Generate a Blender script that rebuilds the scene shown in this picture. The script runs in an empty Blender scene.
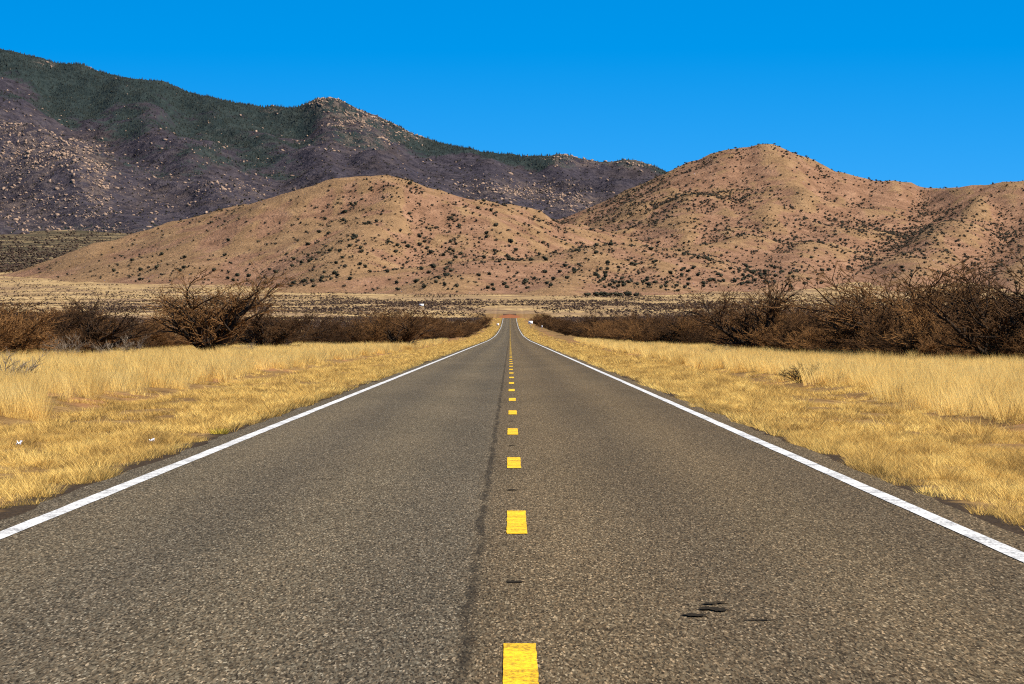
import bpy, math, random
import numpy as np
from mathutils import Vector

random.seed(7)
RNG = np.random.default_rng(11)
scene = bpy.context.scene
COL = scene.collection
R = math.radians

# ------------------------------------------------------------------ camera
F = 3340.0            # focal length in pixels of the 1024 wide frame
H = 1.52              # eye height over the road
U0, V0 = 510.0, 332.0  # where the road's direction and the horizon fall in the frame
cam_d = bpy.data.cameras.new('camera')
cam_d.sensor_width = 36.0
cam_d.lens = F / 1024 * 36
cam_d.clip_start = 0.5
cam_d.clip_end = 60000
cam = bpy.data.objects.new('camera', cam_d)
COL.objects.link(cam)
cam.location = (0, 0, H)
cam.rotation_euler = (R(90) - math.atan(10 / F), 0, -math.atan(2 / F))
scene.camera = cam

# ------------------------------------------------------------------ sky and sun
SUN_AZ, SUN_EL = R(108), R(47)
world = bpy.data.worlds.new('World')
scene.world = world
world.use_nodes = True
nt = world.node_tree
nt.nodes.clear()


def wn(kind, **kw):
    n = nt.nodes.new(kind)
    for k, v in kw.items():
        setattr(n, k, v)
    return n


tc = wn('ShaderNodeTexCoord')
sep = wn('ShaderNodeSeparateXYZ')
lift = wn('ShaderNodeMapRange')
lift.inputs['From Min'].default_value = 0.0
lift.inputs['From Max'].default_value = 1.0
lift.inputs['To Min'].default_value = 0.14
lift.inputs['To Max'].default_value = 1.6
comb = wn('ShaderNodeCombineXYZ')
norm = wn('ShaderNodeVectorMath', operation='NORMALIZE')
sky = wn('ShaderNodeTexSky', sky_type='NISHITA')
sky.sun_disc = False
sky.sun_elevation = SUN_EL
sky.sun_rotation = SUN_AZ
sky.altitude = 1500
sky.air_density = 1.0
sky.dust_density = 0.2
sky.ozone_density = 3.0
hs = wn('ShaderNodeHueSaturation')
hs.inputs['Saturation'].default_value = 1.5
hs.inputs['Hue'].default_value = 0.498
bg = wn('ShaderNodeBackground')
bg.inputs['Strength'].default_value = 0.095
wo = wn('ShaderNodeOutputWorld')
L = nt.links.new
L(tc.outputs['Generated'], sep.inputs[0])
L(sep.outputs['X'], comb.inputs['X'])
L(sep.outputs['Y'], comb.inputs['Y'])
L(sep.outputs['Z'], lift.inputs['Value'])
L(lift.outputs[0], comb.inputs['Z'])
L(comb.outputs[0], norm.inputs[0])
L(norm.outputs[0], sky.inputs['Vector'])
L(sky.outputs[0], hs.inputs['Color'])
L(hs.outputs[0], bg.inputs['Color'])
L(bg.outputs[0], wo.inputs['Surface'])

sun_d = bpy.data.lights.new('sun', 'SUN')
sun_d.energy = 4.9
sun_d.angle = R(0.53)
sun_d.color = (1.0, 0.91, 0.77)
sun = bpy.data.objects.new('sun', sun_d)
COL.objects.link(sun)
SV = Vector((math.sin(SUN_AZ) * math.cos(SUN_EL), math.cos(SUN_AZ) * math.cos(SUN_EL), math.sin(SUN_EL)))
sun.rotation_euler = SV.to_track_quat('Z', 'Y').to_euler()
sun.location = (60, -40, 80)

vs = scene.view_settings
vs.view_transform = 'Standard'
vs.look = 'None'
vs.gamma = 1
vs.use_curve_mapping = False
vs.exposure = 1.0
scene.cycles.use_denoising = False
scene.cycles.pixel_filter_type = 'BLACKMAN_HARRIS'
scene.cycles.filter_width = 1.15
scene.cycles.max_bounces = 5
scene.cycles.transparent_max_bounces = 4


# ------------------------------------------------------------------ helpers
def at(u, v, d):
    """world point seen at pixel (u, v) at distance d"""
    return np.array([(u - U0) * d / F, d, H + (V0 - v) * d / F])


def tag(o, label=None, cat=None, group=None, kind=None):
    if label: o['label'] = label
    if cat: o['category'] = cat
    if group: o['group'] = group
    if kind: o['kind'] = kind
    return o


def np_mesh(name, verts, faces, mat=None, smooth=False, attrs=None):
    """faces: list of (n, k) integer arrays, one array per polygon size"""
    me = bpy.data.meshes.new(name)
    verts = np.ascontiguousarray(verts, dtype=np.float32)
    if not isinstance(faces, (list, tuple)):
        faces = [faces]
    faces = [np.asarray(f, dtype=np.int32) for f in faces if len(f)]
    idx = np.concatenate([f.ravel() for f in faces])
    tot = np.concatenate([np.full(len(f), f.shape[1], dtype=np.int32) for f in faces])
    start = np.concatenate([[0], np.cumsum(tot)[:-1]]).astype(np.int32)
    me.vertices.add(len(verts))
    me.vertices.foreach_set('co', verts.ravel())
    me.loops.add(len(idx))
    me.loops.foreach_set('vertex_index', idx)
    me.polygons.add(len(tot))
    me.polygons.foreach_set('loop_start', start)
    me.polygons.foreach_set('loop_total', tot)
    if smooth:
        me.polygons.foreach_set('use_smooth', np.ones(len(tot), dtype=bool))
    me.update(calc_edges=True)
    if attrs:
        for k, a in attrs.items():
            at_ = me.attributes.new(k, 'FLOAT', 'POINT')
            at_.data.foreach_set('value', np.ascontiguousarray(a, dtype=np.float32))
    if mat: me.materials.append(mat)
    return me


def link(name, me, parent=None, loc=(0, 0, 0), rot=(0, 0, 0), scale=(1, 1, 1)):
    o = bpy.data.objects.new(name, me)
    COL.objects.link(o)
    o.location = loc
    o.rotation_euler = rot
    o.scale = scale
    if parent: o.parent = parent
    return o


def empty(name, loc, rz=0.0, scale=1.0):
    o = bpy.data.objects.new(name, None)
    COL.objects.link(o)
    o.location = loc
    o.rotation_euler = (0, 0, rz)
    o.scale = (scale,) * 3
    o.empty_display_size = 0.3
    return o


# numpy noise
_P = np.random.default_rng(3).permutation(512).astype(np.int64)
_G = np.random.default_rng(4).uniform(-1, 1, 512)


def vnoise(x, y, seed=0):
    xi = np.floor(x).astype(np.int64); yi = np.floor(y).astype(np.int64)
    fx = x - xi; fy = y - yi
    fx = fx * fx * fx * (fx * (fx * 6 - 15) + 10); fy = fy * fy * fy * (fy * (fy * 6 - 15) + 10)

    def g(a, b):
        return _G[_P[(_P[(a + seed * 17) & 511] + b) & 511]]
    a = g(xi, yi); b = g(xi + 1, yi); c = g(xi, yi + 1); d = g(xi + 1, yi + 1)
    return (a * (1 - fx) + b * fx) * (1 - fy) + (c * (1 - fx) + d * fx) * fy


def fbm(x, y, oct=4, seed=0, ridged=False, gain=0.5):
    s = 0; a = 1.0; t = 0
    for k in range(oct):
        n = vnoise(x * 2 ** k + 13.7 * k, y * 2 ** k - 7.1 * k, seed + k)
        if ridged: n = 1 - 2 * np.abs(n)
        s = s + a * n; t += a; a *= gain
    return s / t


# procedural materials
class Mat:
    def __init__(self, name, rough=0.9, spec=0.2):
        self.m = bpy.data.materials.new(name)
        self.m.use_nodes = True
        self.t = self.m.node_tree
        self.b = self.t.nodes['Principled BSDF']
        self.b.inputs['Roughness'].default_value = rough
        self.b.inputs['Specular IOR Level'].default_value = spec
        self.tc = None

    def n(self, kind, **kw):
        x = self.t.nodes.new(kind)
        for k, v in kw.items():
            setattr(x, k, v)
        return x

    def l(self, a, b): self.t.links.new(a, b)

    def pos(self, scale=(1, 1, 1)):
        if self.tc is None: self.tc = self.n('ShaderNodeTexCoord')
        mp = self.n('ShaderNodeMapping')
        mp.inputs['Scale'].default_value = scale
        self.l(self.tc.outputs['Object'], mp.inputs['Vector'])
        return mp.outputs[0]

    def noise(self, scale, detail=3, rough=0.55, stretch=(1, 1, 1), dist=0.0):
        x = self.n('ShaderNodeTexNoise')
        x.inputs['Scale'].default_value = scale
        x.inputs['Detail'].default_value = detail
        x.inputs['Roughness'].default_value = rough
        x.inputs['Distortion'].default_value = dist
        self.l(self.pos(stretch), x.inputs['Vector'])
        return x.outputs['Fac']

    def ramp(self, fac, stops, interp='LINEAR'):
        r = self.n('ShaderNodeValToRGB')
        r.color_ramp.interpolation = interp
        e = r.color_ramp.elements
        while len(e) < len(stops): e.new(0.5)
        for k, (p, c) in enumerate(stops):
            e[k].position = p
            e[k].color = (*c, 1) if len(c) == 3 else c
        self.l(fac, r.inputs['Fac'])
        return r.outputs['Color']

    def step(self, fac, a, b):
        r = self.n('ShaderNodeMapRange', interpolation_type='SMOOTHSTEP')
        r.inputs['From Min'].default_value = a
        r.inputs['From Max'].default_value = b
        self.l(fac, r.inputs['Value'])
        return r.outputs[0]

    def math(self, op, a, b=None):
        x = self.n('ShaderNodeMath', operation=op)
        for k, v in enumerate((a, b)):
            if v is None: continue
            if isinstance(v, (int, float)): x.inputs[k].default_value = v
            else: self.l(v, x.inputs[k])
        return x.outputs[0]

    def mix(self, fac, a, b, blend='MIX'):
        x = self.n('ShaderNodeMix', data_type='RGBA', blend_type=blend)
        if isinstance(fac, (int, float)): x.inputs[0].default_value = fac
        else: self.l(fac, x.inputs[0])
        for i, v in ((6, a), (7, b)):
            if isinstance(v, tuple): x.inputs[i].default_value = (*v, 1)
            else: self.l(v, x.inputs[i])
        return x.outputs[2]

    def attr(self, name):
        x = self.n('ShaderNodeAttribute', attribute_name=name)
        return x.outputs['Fac']

    def color(self, c):
        if isinstance(c, tuple): self.b.inputs['Base Color'].default_value = (*c, 1)
        else: self.l(c, self.b.inputs['Base Color'])
        return self

    def bump(self, fac, strength=0.3, distance=0.05):
        x = self.n('ShaderNodeBump')
        x.inputs['Strength'].default_value = strength
        x.inputs['Distance'].default_value = distance
        self.l(fac, x.inputs['Height'])
        self.l(x.outputs[0], self.b.inputs['Normal'])
        return self

    def translucent(self, col, amount):
        tr = self.n('ShaderNodeBsdfTranslucent')
        if isinstance(col, tuple): tr.inputs['Color'].default_value = (*col, 1)
        else: self.l(col, tr.inputs['Color'])
        mx = self.n('ShaderNodeMixShader')
        mx.inputs[0].default_value = amount
        self.l(self.b.outputs[0], mx.inputs[1])
        self.l(tr.outputs[0], mx.inputs[2])
        self.l(mx.outputs[0], self.t.nodes['Material Output'].inputs['Surface'])
        return self

    def xyz(self):
        if self.tc is None: self.tc = self.n('ShaderNodeTexCoord')
        s = self.n('ShaderNodeSeparateXYZ')
        self.l(self.tc.outputs['Object'], s.inputs[0])
        return s.outputs


# ------------------------------------------------------------------ terrain heights
_PK = np.array([-200, 0, 300, 580, 700, 883, 1100, 1385, 1650, 1900, 1960, 2040, 2120, 2200, 2280, 2400], float)
_PZ = np.array([0, 0, 0, 0.0, 0.15, 0.5, 1.5, 3.2, 6.0, 9.5, 9.6, 8.2, 8.4, 12.2, 15.6, 18.4], float)


def road_z(y):
    """smoothed piecewise profile of the road"""
    y = np.asarray(y, float)
    s = 0
    for o in (-60, -30, 0, 30, 60):
        k = np.clip(y / 1200, 0.0, 0.6)
        s = s + np.interp(y + o * k, _PK, _PZ)
    return s / 5


def plain_z(y):
    y = np.asarray(y, float)
    t = np.maximum(y - 1900, 0)
    t1 = np.minimum(t, 6500)
    z = 10 + 0.0185 * t1 + 3.0e-6 * t1 ** 2 + 0.03 * (t - t1) - 5.5 * np.exp(-((t - 1500) / 650) ** 2)
    near = np.interp(y, _PK[:10], _PZ[:10])
    return np.where(y < 1900, near, z)


def ground_z(x, y):
    x = np.asarray(x, float); y = np.asarray(y, float)
    ax = np.abs(x + 0.17)
    w = np.clip((ax - 30) / 120, 0, 1); w = w * w * (3 - 2 * w)
    far = np.clip((y - 2250) / 150, 0, 1)
    z = road_z(y) * (1 - np.maximum(w, far)) + plain_z(y) * np.maximum(w, far)
    # verge: a little lower than the asphalt, a shallow ditch before the tall grass, then level
    e = np.clip((ax - 4.2) / 1.2, 0, 1)
    z = z - 0.06 + 0.012 * np.clip((ax - 3.4) / 0.8, 0, 1) - 0.05 * e
    ditch = np.exp(-((ax - 8.9) / 0.9) ** 2)
    z = z - 0.16 * ditch
    b = np.clip((ax - 4.6) / 1.0, 0, 1)
    z = z + b * (0.035 * vnoise(x * 1.1, y * 1.1, 5) + 0.05 * vnoise(x * 0.33, y * 0.25, 6))
    fz = np.clip((ax - 40) / 300, 0, 1)
    z = z + fz * (0.9 * fbm(x / 420, y / 420, 2, 8)) * np.clip(y / 1500, 0, 1.6)
    return z


# ------------------------------------------------------------------ ground sheet
def spread(a, b, first, grow):
    out = [a]; s = first
    while out[-1] < b:
        out.append(out[-1] + s); s *= grow
    return out


xp = list(np.arange(0, 12, 0.4)) + list(np.arange(12, 40, 1.4)) + spread(40, 7500, 2.5, 1.10)
xs = np.array([-v for v in reversed(xp[1:])] + xp) - 0.17
ys = np.array(list(np.arange(-60, 0, 6.0)) + list(np.arange(0, 130, 0.55)) + spread(130, 15500, 0.6, 1.0075))
gx, gy = np.meshgrid(xs, ys)
gz = ground_z(gx, gy)


def grid_faces(ny, nx):
    i = np.arange(ny * nx).reshape(ny, nx)
    return np.stack([i[:-1, :-1].ravel(), i[:-1, 1:].ravel(), i[1:, 1:].ravel(), i[1:, :-1].ravel()], 1)


m = Mat('dry_ground', 1.0, 0.05)
X = m.xyz()
ax = m.math('ABSOLUTE', m.math('ADD', X[0], 0.17))
straw = m.ramp(m.noise(0.9, 5, 0.65), [(0.30, (0.07, 0.038, 0.015)), (0.48, (0.17, 0.098, 0.034)), (0.72, (0.34, 0.215, 0.08))])
fine = m.noise(14, 3, 0.7)
straw = m.mix(m.step(fine, 0.34, 0.62), m.mix(0.5, straw, (0.10, 0.06, 0.028)), straw)
dirt = m.ramp(m.noise(3.0, 4, 0.6), [(0.3, (0.16, 0.075, 0.032)), (0.7, (0.34, 0.17, 0.075))])
bare = m.math('MULTIPLY', m.step(m.noise(0.22, 3, 0.6, (1, 0.35, 1)), 0.53, 0.62), m.step(ax, 6.0, 8.0))
bare = m.math('MULTIPLY', bare, m.math('SUBTRACT', 1.0, m.step(ax, 12.0, 14.0)))
near = m.mix(bare, straw, dirt)
# ragged gravel at the asphalt's edge
edge = m.math('ADD', ax, m.math('MULTIPLY', m.noise(1.1, 4, 0.7), 1.0))
gravel = m.ramp(m.noise(28, 3, 0.7), [(0.3, (0.02, 0.014, 0.009)), (0.6, (0.05, 0.034, 0.02)), (0.8, (0.11, 0.075, 0.045))])
near = m.mix(m.step(edge, 4.78, 5.02), gravel, near)
# open plain: pale grass with patches of reddish soil and low dry scrub
plain = m.ramp(m.noise(0.02, 6, 0.65), [(0.34, (0.15, 0.092, 0.043)), (0.46, (0.33, 0.22, 0.095)), (0.66, (0.45, 0.32, 0.15))])
speck = m.noise(0.16, 4, 0.7)
plain = m.mix(m.math('MULTIPLY', m.step(speck, 0.50, 0.58), 0.75), plain, (0.085, 0.052, 0.033))
broad = m.noise(0.009, 7, 0.70)
plain = m.mix(m.math('MULTIPLY', m.step(broad, 0.47, 0.56), 0.55), plain, (0.12, 0.072, 0.05))
plain = m.mix(m.math('MULTIPLY', m.step(X[1], 4650.0, 5000.0), 0.9), plain, m.ramp(broad, [(0.38, (0.022, 0.024, 0.014)), (0.52, (0.048, 0.038, 0.024)), (0.62, (0.26, 0.19, 0.09))]))
base = m.mix(m.math('MAXIMUM', m.step(ax, 20.0, 32.0), m.step(X[1], 2228.0, 2250.0)), near, plain)
# red earth where the road goes over the rise
redy = m.math('ADD', X[1], m.math('MULTIPLY', ax, 4.0))
redm = m.math('MULTIPLY', m.step(redy, 1985.0, 2010.0), m.math('SUBTRACT', 1.0, m.step(redy, 2215.0, 2245.0)))
redm = m.math('MULTIPLY', redm, m.math('SUBTRACT', 1.0, m.step(ax, 5.0, 8.5)))
base = m.mix(redm, base, m.mix(m.noise(0.4, 4, 0.7), (0.12, 0.032, 0.014), (0.30, 0.12, 0.045)))
m.color(base).bump(m.noise(9, 4, 0.7), 0.6, 0.06)
MAT_GROUND = m.m
ground = link('ground', np_mesh('ground', np.stack([gx, gy, gz], -1).reshape(-1, 3), grid_faces(*gx.shape), MAT_GROUND, True))
tag(ground, kind='structure')

# ------------------------------------------------------------------ road
RL, RR = -4.20, 3.86           # asphalt edges
EL, ER = -3.83, 3.48           # white edge lines
ry = np.array(list(np.arange(-60, 200, 1.0)) + spread(200, 1985, 1.0, 1.012))
_edge_n = 0


def strip(name, x0, x1, y, dz, mat, nx=2, ragged=0.0):
    t = np.linspace(0, 1, nx)
    xx = x0 + (x1 - x0) * t[None, :] + np.zeros((len(y), 1))
    if ragged:
        xx[:, 0] += ragged * (vnoise(y * 0.9, y * 0 + 1.5, 3) + 0.6 * vnoise(y * 0.23, y * 0 + 4.5, 4))
        xx[:, -1] += ragged * (vnoise(y * 0.9, y * 0 + 9.5, 5) + 0.6 * vnoise(y * 0.23, y * 0 + 6.5, 6))
    yy = np.repeat(y[:, None], nx, 1)
    crown = -0.012 * np.abs(xx + 0.17) / 4.0
    zz = road_z(yy) + dz + crown
    return np_mesh(name, np.stack([xx, yy, zz], -1).reshape(-1, 3), grid_faces(len(y), nx), mat, False)


m = Mat('asphalt', 1.0, 0.02)
X = m.xyz()
vor = m.n('ShaderNodeTexVoronoi')
vor.inputs['Scale'].default_value = 120
m.l(m.pos((1, 0.13, 1)), vor.inputs['Vector'])
sepc = m.n('ShaderNodeSeparateColor')
m.l(vor.outputs['Color'], sepc.inputs[0])
stone = m.ramp(sepc.outputs[0], [(0.0, (0.024, 0.021, 0.016)), (0.20, (0.056, 0.049, 0.036)), (0.60, (0.104, 0.092, 0.068)), (0.90, (0.160, 0.141, 0.104)), (1.0, (0.33, 0.295, 0.225))])
tint = m.mix(m.math('MULTIPLY', sepc.outputs[1], 0.45), stone, m.mix(1.0, stone, (1.25, 0.92, 0.66), 'MULTIPLY'))
fine = m.noise(48, 3, 0.7, (1, 0.13, 1))
tint = m.mix(m.math('MULTIPLY', m.step(fine, 0.50, 0.34), 0.5), tint, (0.022, 0.018, 0.012))
tint = m.mix(m.math('MULTIPLY', m.step(fine, 0.58, 0.72), 0.4), tint, (0.20, 0.165, 0.11))
big = m.ramp(m.noise(0.5, 5, 0.6, (1, 0.12, 1)), [(0.3, (0.84, 0.84, 0.80)), (0.7, (1.0, 0.97, 0.90))])
tint = m.mix(1.0, tint, big, 'MULTIPLY')
# wheel paths polished paler, lane centres a bit darker, bitumen-rich seam by the centre
wp = m.n('ShaderNodeMath', operation='SINE')
m.l(m.math('ADD', m.math('MULTIPLY', X[0], 3.4), 0.3), wp.inputs[0])
tint = m.mix(1.0, tint, m.ramp(m.math('ADD', m.math('MULTIPLY', wp.outputs[0], 0.5), 0.5), [(0, (0.90, 0.90, 0.92)), (1, (1.10, 1.08, 1.05))]), 'MULTIPLY')
wob = m.math('MULTIPLY', m.math('SUBTRACT', m.noise(0.35, 4, 0.6, (0, 1, 0)), 0.5), 0.16)
seam = m.math('ABSOLUTE', m.math('ADD', m.math('ADD', X[0], 0.225), wob))
seamw = m.math('MULTIPLY', m.math('SUBTRACT', 1.0, m.step(seam, 0.012, 0.05)), m.step(m.noise(1.6, 5, 0.75, (1, 0.5, 1)), 0.34, 0.54))
tint = m.mix(m.math('MULTIPLY', seamw, 0.62), tint, (0.016, 0.014, 0.011))
tint = m.mix(m.step(X[0], -0.35, -0.1), tint, m.mix(1.0, tint, (1.0, 0.93, 0.84), 'MULTIPLY'))
patchy = m.noise(0.16, 4, 0.6, (1.6, 0.35, 1))
tint = m.mix(1.0, tint, m.ramp(patchy, [(0.35, (0.84, 0.84, 0.84)), (0.65, (1.0, 1.0, 1.0))]), 'MULTIPLY')
m.color(tint)
road = link('road', strip('road', RL, RR, ry, 0.0, m.m, 9, 0.10))
tag(road, kind='structure')


def paint(name, col, worn):
    m = Mat(name, 0.75, 0.25)
    n1 = m.noise(45, 4, 0.75, (1, 0.4, 1))
    n2 = m.noise(2.2, 5, 0.7)
    w = m.math('ADD', m.math('MULTIPLY', n1, 0.6), m.math('MULTIPLY', n2, 0.4))
    c = m.mix(m.step(w, 0.62 - worn, 0.44 - worn), m.mix(m.step(n2, 0.35, 0.65), tuple(v * 0.84 for v in col), col), tuple(v * 0.30 for v in col))
    m.color(c).bump(n1, 0.4, 0.004)
    return m.m


M_WHITE = paint('white_paint', (0.64, 0.63, 0.60), 0.05)
M_YELL = paint('yellow_paint', (0.80, 0.47, 0.003), 0.06)
for nm, xc in (('edge_line', EL), ('edge_line', ER)):
    o = link(nm, strip(nm, xc - 0.08, xc + 0.08, ry[ry < 1965], 0.005, M_WHITE, 2, 0.010))
    tag(o, kind='structure')
V = []; Fq = []
for k in range(-2, 162):
    y0 = 13.0 + 12.1 * k; y1 = y0 + 3.25
    if y1 > 1965: break
    n = 14
    yy = np.linspace(y0, y1, n)
    jl = RNG.normal(0, 0.0018, n); jr = RNG.normal(0, 0.0018, n)
    c = 0.047 + 0.006 * math.sin(k * 1.7)
    b = len(V)
    for q in range(n):
        z = float(road_z(yy[q])) + 0.005
        V.append((c - 0.078 + jl[q], yy[q], z)); V.append((c + 0.078 + jr[q], yy[q], z))
    for q in range(n - 1):
        Fq.append((b + 2 * q, b + 2 * q + 1, b + 2 * q + 3, b + 2 * q + 2))
tag(link('road_markings', np_mesh('road_markings', np.array(V), np.array(Fq), M_YELL)), kind='structure')

# old marker scars and gouges in the asphalt: thin sheets of black bitumen
m = Mat('bitumen', 1.0, 0.0)
m.color(m.ramp(m.noise(60, 3, 0.7), [(0.3, (0.008, 0.007, 0.006)), (0.75, (0.040, 0.033, 0.025))]))
M_TAR = m.m
V = []; Ft = []


def blot(cx, cy, rx, ry_, seed):
    rg = np.random.default_rng(seed)
    n = 18
    b = len(V)
    V.append((cx, cy, float(road_z(cy)) + 0.0045))
    for q in range(n):
        a = 2 * math.pi * q / n
        r = 1 + rg.normal(0, 0.22)
        V.append((cx + rx * r * math.cos(a), cy + ry_ * r * math.sin(a), float(road_z(cy)) + 0.0042))
    for q in range(n):
        Ft.append((b, b + 1 + q, b + 1 + (q + 1) % n))


for k, (d, w, l) in enumerate([(20.3, 0.042, 0.09), (32.1, 0.05, 0.10), (44.6, 0.045, 0.10), (56.9, 0.04, 0.12), (8.2, 0.05, 0.1)]):
    blot(0.022, d, w, l, 30 + k)
    blot(0.07, d + 0.03, w * 0.5, l * 0.3, 60 + k)
for k, (u, v, w, l) in enumerate([(695, 615.5, 0.068, 0.085), (712, 609, 0.066, 0.080), (719, 610.5, 0.042, 0.08), (758, 620, 0.10, 0.03), (711, 604, 0.045, 0.06), (722, 602.8, 0.06, 0.035)]):
    d = H * F / (v - V0)
    blot((u - U0) * d / F, d, w, l, 80 + k)
for k, (u, v, w, l) in enumerate([(325, 479, 0.11, 0.03)]):
    d = H * F / (v - V0)
    blot((u - U0) * d / F, d, w, l, 90 + k)
tag(link('road_scars', np_mesh('road_scars', np.array(V), np.array(Ft), M_TAR)), kind='structure')


# ------------------------------------------------------------------ hills and mountain
def smax(a, b, k):
    h = np.clip(0.5 + 0.5 * (a - b) / k, 0, 1)
    return b * (1 - h) + a * h + k * h * (1 - h)


def ridge_field(gx, gy, lines, slope, rnd, k):
    z = None
    for pts, sl in lines:
        P = np.array([at(*p) for p in pts])
        best = np.full(gx.shape, -1e9)
        for a, b in zip(P[:-1], P[1:]):
            ab = b[:2] - a[:2]
            t = np.clip(((gx - a[0]) * ab[0] + (gy - a[1]) * ab[1]) / (ab @ ab), 0, 1)
            dx = gx - a[0] - t * ab[0]; dy = gy - a[1] - t * ab[1]
            d = np.sqrt(dx * dx + dy * dy + rnd * rnd) - rnd
            s = slope * sl
            best = np.maximum(best, a[2] + (b[2] - a[2]) * t - s * d)
        z = best if z is None else smax(z, best, k)
    return z


def erode(h, cell, n, batches, steps, rng, strength=0.35, cap=4.0):
    """particles run downhill, cutting and filling; cheap vectorised rain erosion"""
    ny, nx = h.shape
    h = h.copy()
    for _ in range(batches):
        px = rng.uniform(1, nx - 3, n); py = rng.uniform(1, ny - 3, n)
        vx = np.zeros(n); vy = np.zeros(n); sed = np.zeros(n)
        for s in range(steps):
            xi = px.astype(int); yi = py.astype(int)
            fx = px - xi; fy = py - yi
            a = h[yi, xi]; b = h[yi, xi + 1]; c = h[yi + 1, xi]; d = h[yi + 1, xi + 1]
            gxx = (b - a) * (1 - fy) + (d - c) * fy
            gyy = (c - a) * (1 - fx) + (d - b) * fx
            z0 = a * (1 - fx) * (1 - fy) + b * fx * (1 - fy) + c * (1 - fx) * fy + d * fx * fy
            vx = vx * 0.35 - gxx * 0.65; vy = vy * 0.35 - gyy * 0.65
            ln = np.sqrt(vx * vx + vy * vy) + 1e-9
            nxp = np.clip(px + vx / ln, 1, nx - 3); nyp = np.clip(py + vy / ln, 1, ny - 3)
            xj = nxp.astype(int); yj = nyp.astype(int)
            gx2 = nxp - xj; gy2 = nyp - yj
            z1 = h[yj, xj] * (1 - gx2) * (1 - gy2) + h[yj, xj + 1] * gx2 * (1 - gy2) + h[yj + 1, xj] * (1 - gx2) * gy2 + h[yj + 1, xj + 1] * gx2 * gy2
            drop = z0 - z1
            capa = np.maximum(drop / cell, 0.01) * cap
            dep = np.where(drop < 0, np.minimum(sed, -drop), np.maximum((sed - capa) * 0.25, 0))
            ero = np.where(drop > 0, np.minimum(np.maximum((capa - sed) * strength, 0), drop * 0.6), 0)
            dl = dep - ero
            np.add.at(h, (yi, xi), dl * (1 - fx) * (1 - fy)); np.add.at(h, (yi, xi + 1), dl * fx * (1 - fy))
            np.add.at(h, (yi + 1, xi), dl * (1 - fx) * fy); np.add.at(h, (yi + 1, xi + 1), dl * fx * fy)
            sed = sed - dl
            px, py = nxp, nyp
    return h


def blur(h, n=1):
    for _ in range(n):
        p = np.pad(h, 1, mode='edge')
        h = (p[:-2, 1:-1] + p[2:, 1:-1] + p[1:-1, :-2] + p[1:-1, 2:] + 4 * h) / 8
    return h


def fit_skyline(gx, gy, z, target, lo, hi, base_fn):
    """scale the heights column by column so that the crest meets the surveyed skyline"""
    u = U0 + gx / gy * F
    el = (z - H) / gy * F
    us = np.arange(-300, 1400, 6.0)
    bins = np.clip(((u + 300) / 6 + 0.5).astype(int), 0, len(us) - 1)
    mx = np.full(len(us), -1e9)
    for o in (-1, 0, 1):
        np.maximum.at(mx, np.clip(bins + o, 0, len(us) - 1).ravel(), el.ravel())
    tgt = V0 - np.interp(us, [p[0] for p in target], [p[1] for p in target])
    ratio = np.clip(tgt / np.maximum(mx, 1), 0.7, 1.35)
    ratio[(us < lo) | (us > hi)] = 1.0
    ratio = np.convolve(np.pad(ratio, 2, mode='edge'), np.array([1, 2, 3, 2, 1]) / 9, 'valid')
    r = np.interp(u, us, ratio)
    b = base_fn(gy)
    # the scaling bites on the crest and fades towards the foot
    w = np.clip((z - b) / 90, 0, 1)
    return z * (1 + (r - 1) * w)


# near hills ---------------------------------------------------------
cell = 10.0
hx = np.arange(-1500, 2000 + 1, cell); hy = np.arange(3150, 6700 + 1, cell)
HX, HY = np.meshgrid(hx, hy)
sky_left = [(47, 272), (95, 247), (130, 235), (158, 225), (200, 214), (237, 205), (270, 196), (300, 187), (335, 178), (365, 175), (395, 175), (430, 187), (470, 198), (520, 205), (545, 212), (580, 222)]
sky_right = [(540, 228), (565, 215), (600, 200), (620, 190), (650, 177), (680, 163), (700, 154), (720, 150), (745, 147), (765, 143), (785, 146), (800, 152), (830, 165), (850, 174), (880, 180), (905, 181), (930, 187), (950, 188), (980, 184), (1024, 180), (1100, 170), (1250, 190)]
lines_l = [
    ([(124, 239, 4660), (158, 226, 4600), (237, 206, 4500), (300, 188, 4400), (345, 179, 4350), (395, 176, 4350), (430, 188, 4350), (470, 199, 4400), (520, 206, 4500), (560, 222, 4600), (590, 240, 4700)], 1.0),
    ([(395, 178, 4350), (385, 212, 4180), (350, 255, 3900), (330, 282, 3680)], 0.85),
    ([(250, 204, 4470), (225, 235, 4250), (200, 270, 4000)], 0.8),
    ([(470, 199, 4400), (475, 228, 4200), (455, 255, 3960)], 0.9),
    ([(320, 286, 3560), (430, 267, 3720), (480, 263, 3760), (540, 259, 3800), (590, 247, 3950), (615, 244, 4050), (680, 262, 3950), (735, 286, 3700)], 0.8),
    ([(590, 247, 3950), (575, 272, 3700), (560, 291, 3420)], 0.8),
    ([(650, 255, 4000), (650, 278, 3700), (640, 294, 3430)], 0.8),
    ([(470, 264, 3760), (450, 284, 3520)], 0.8),
]
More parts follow.
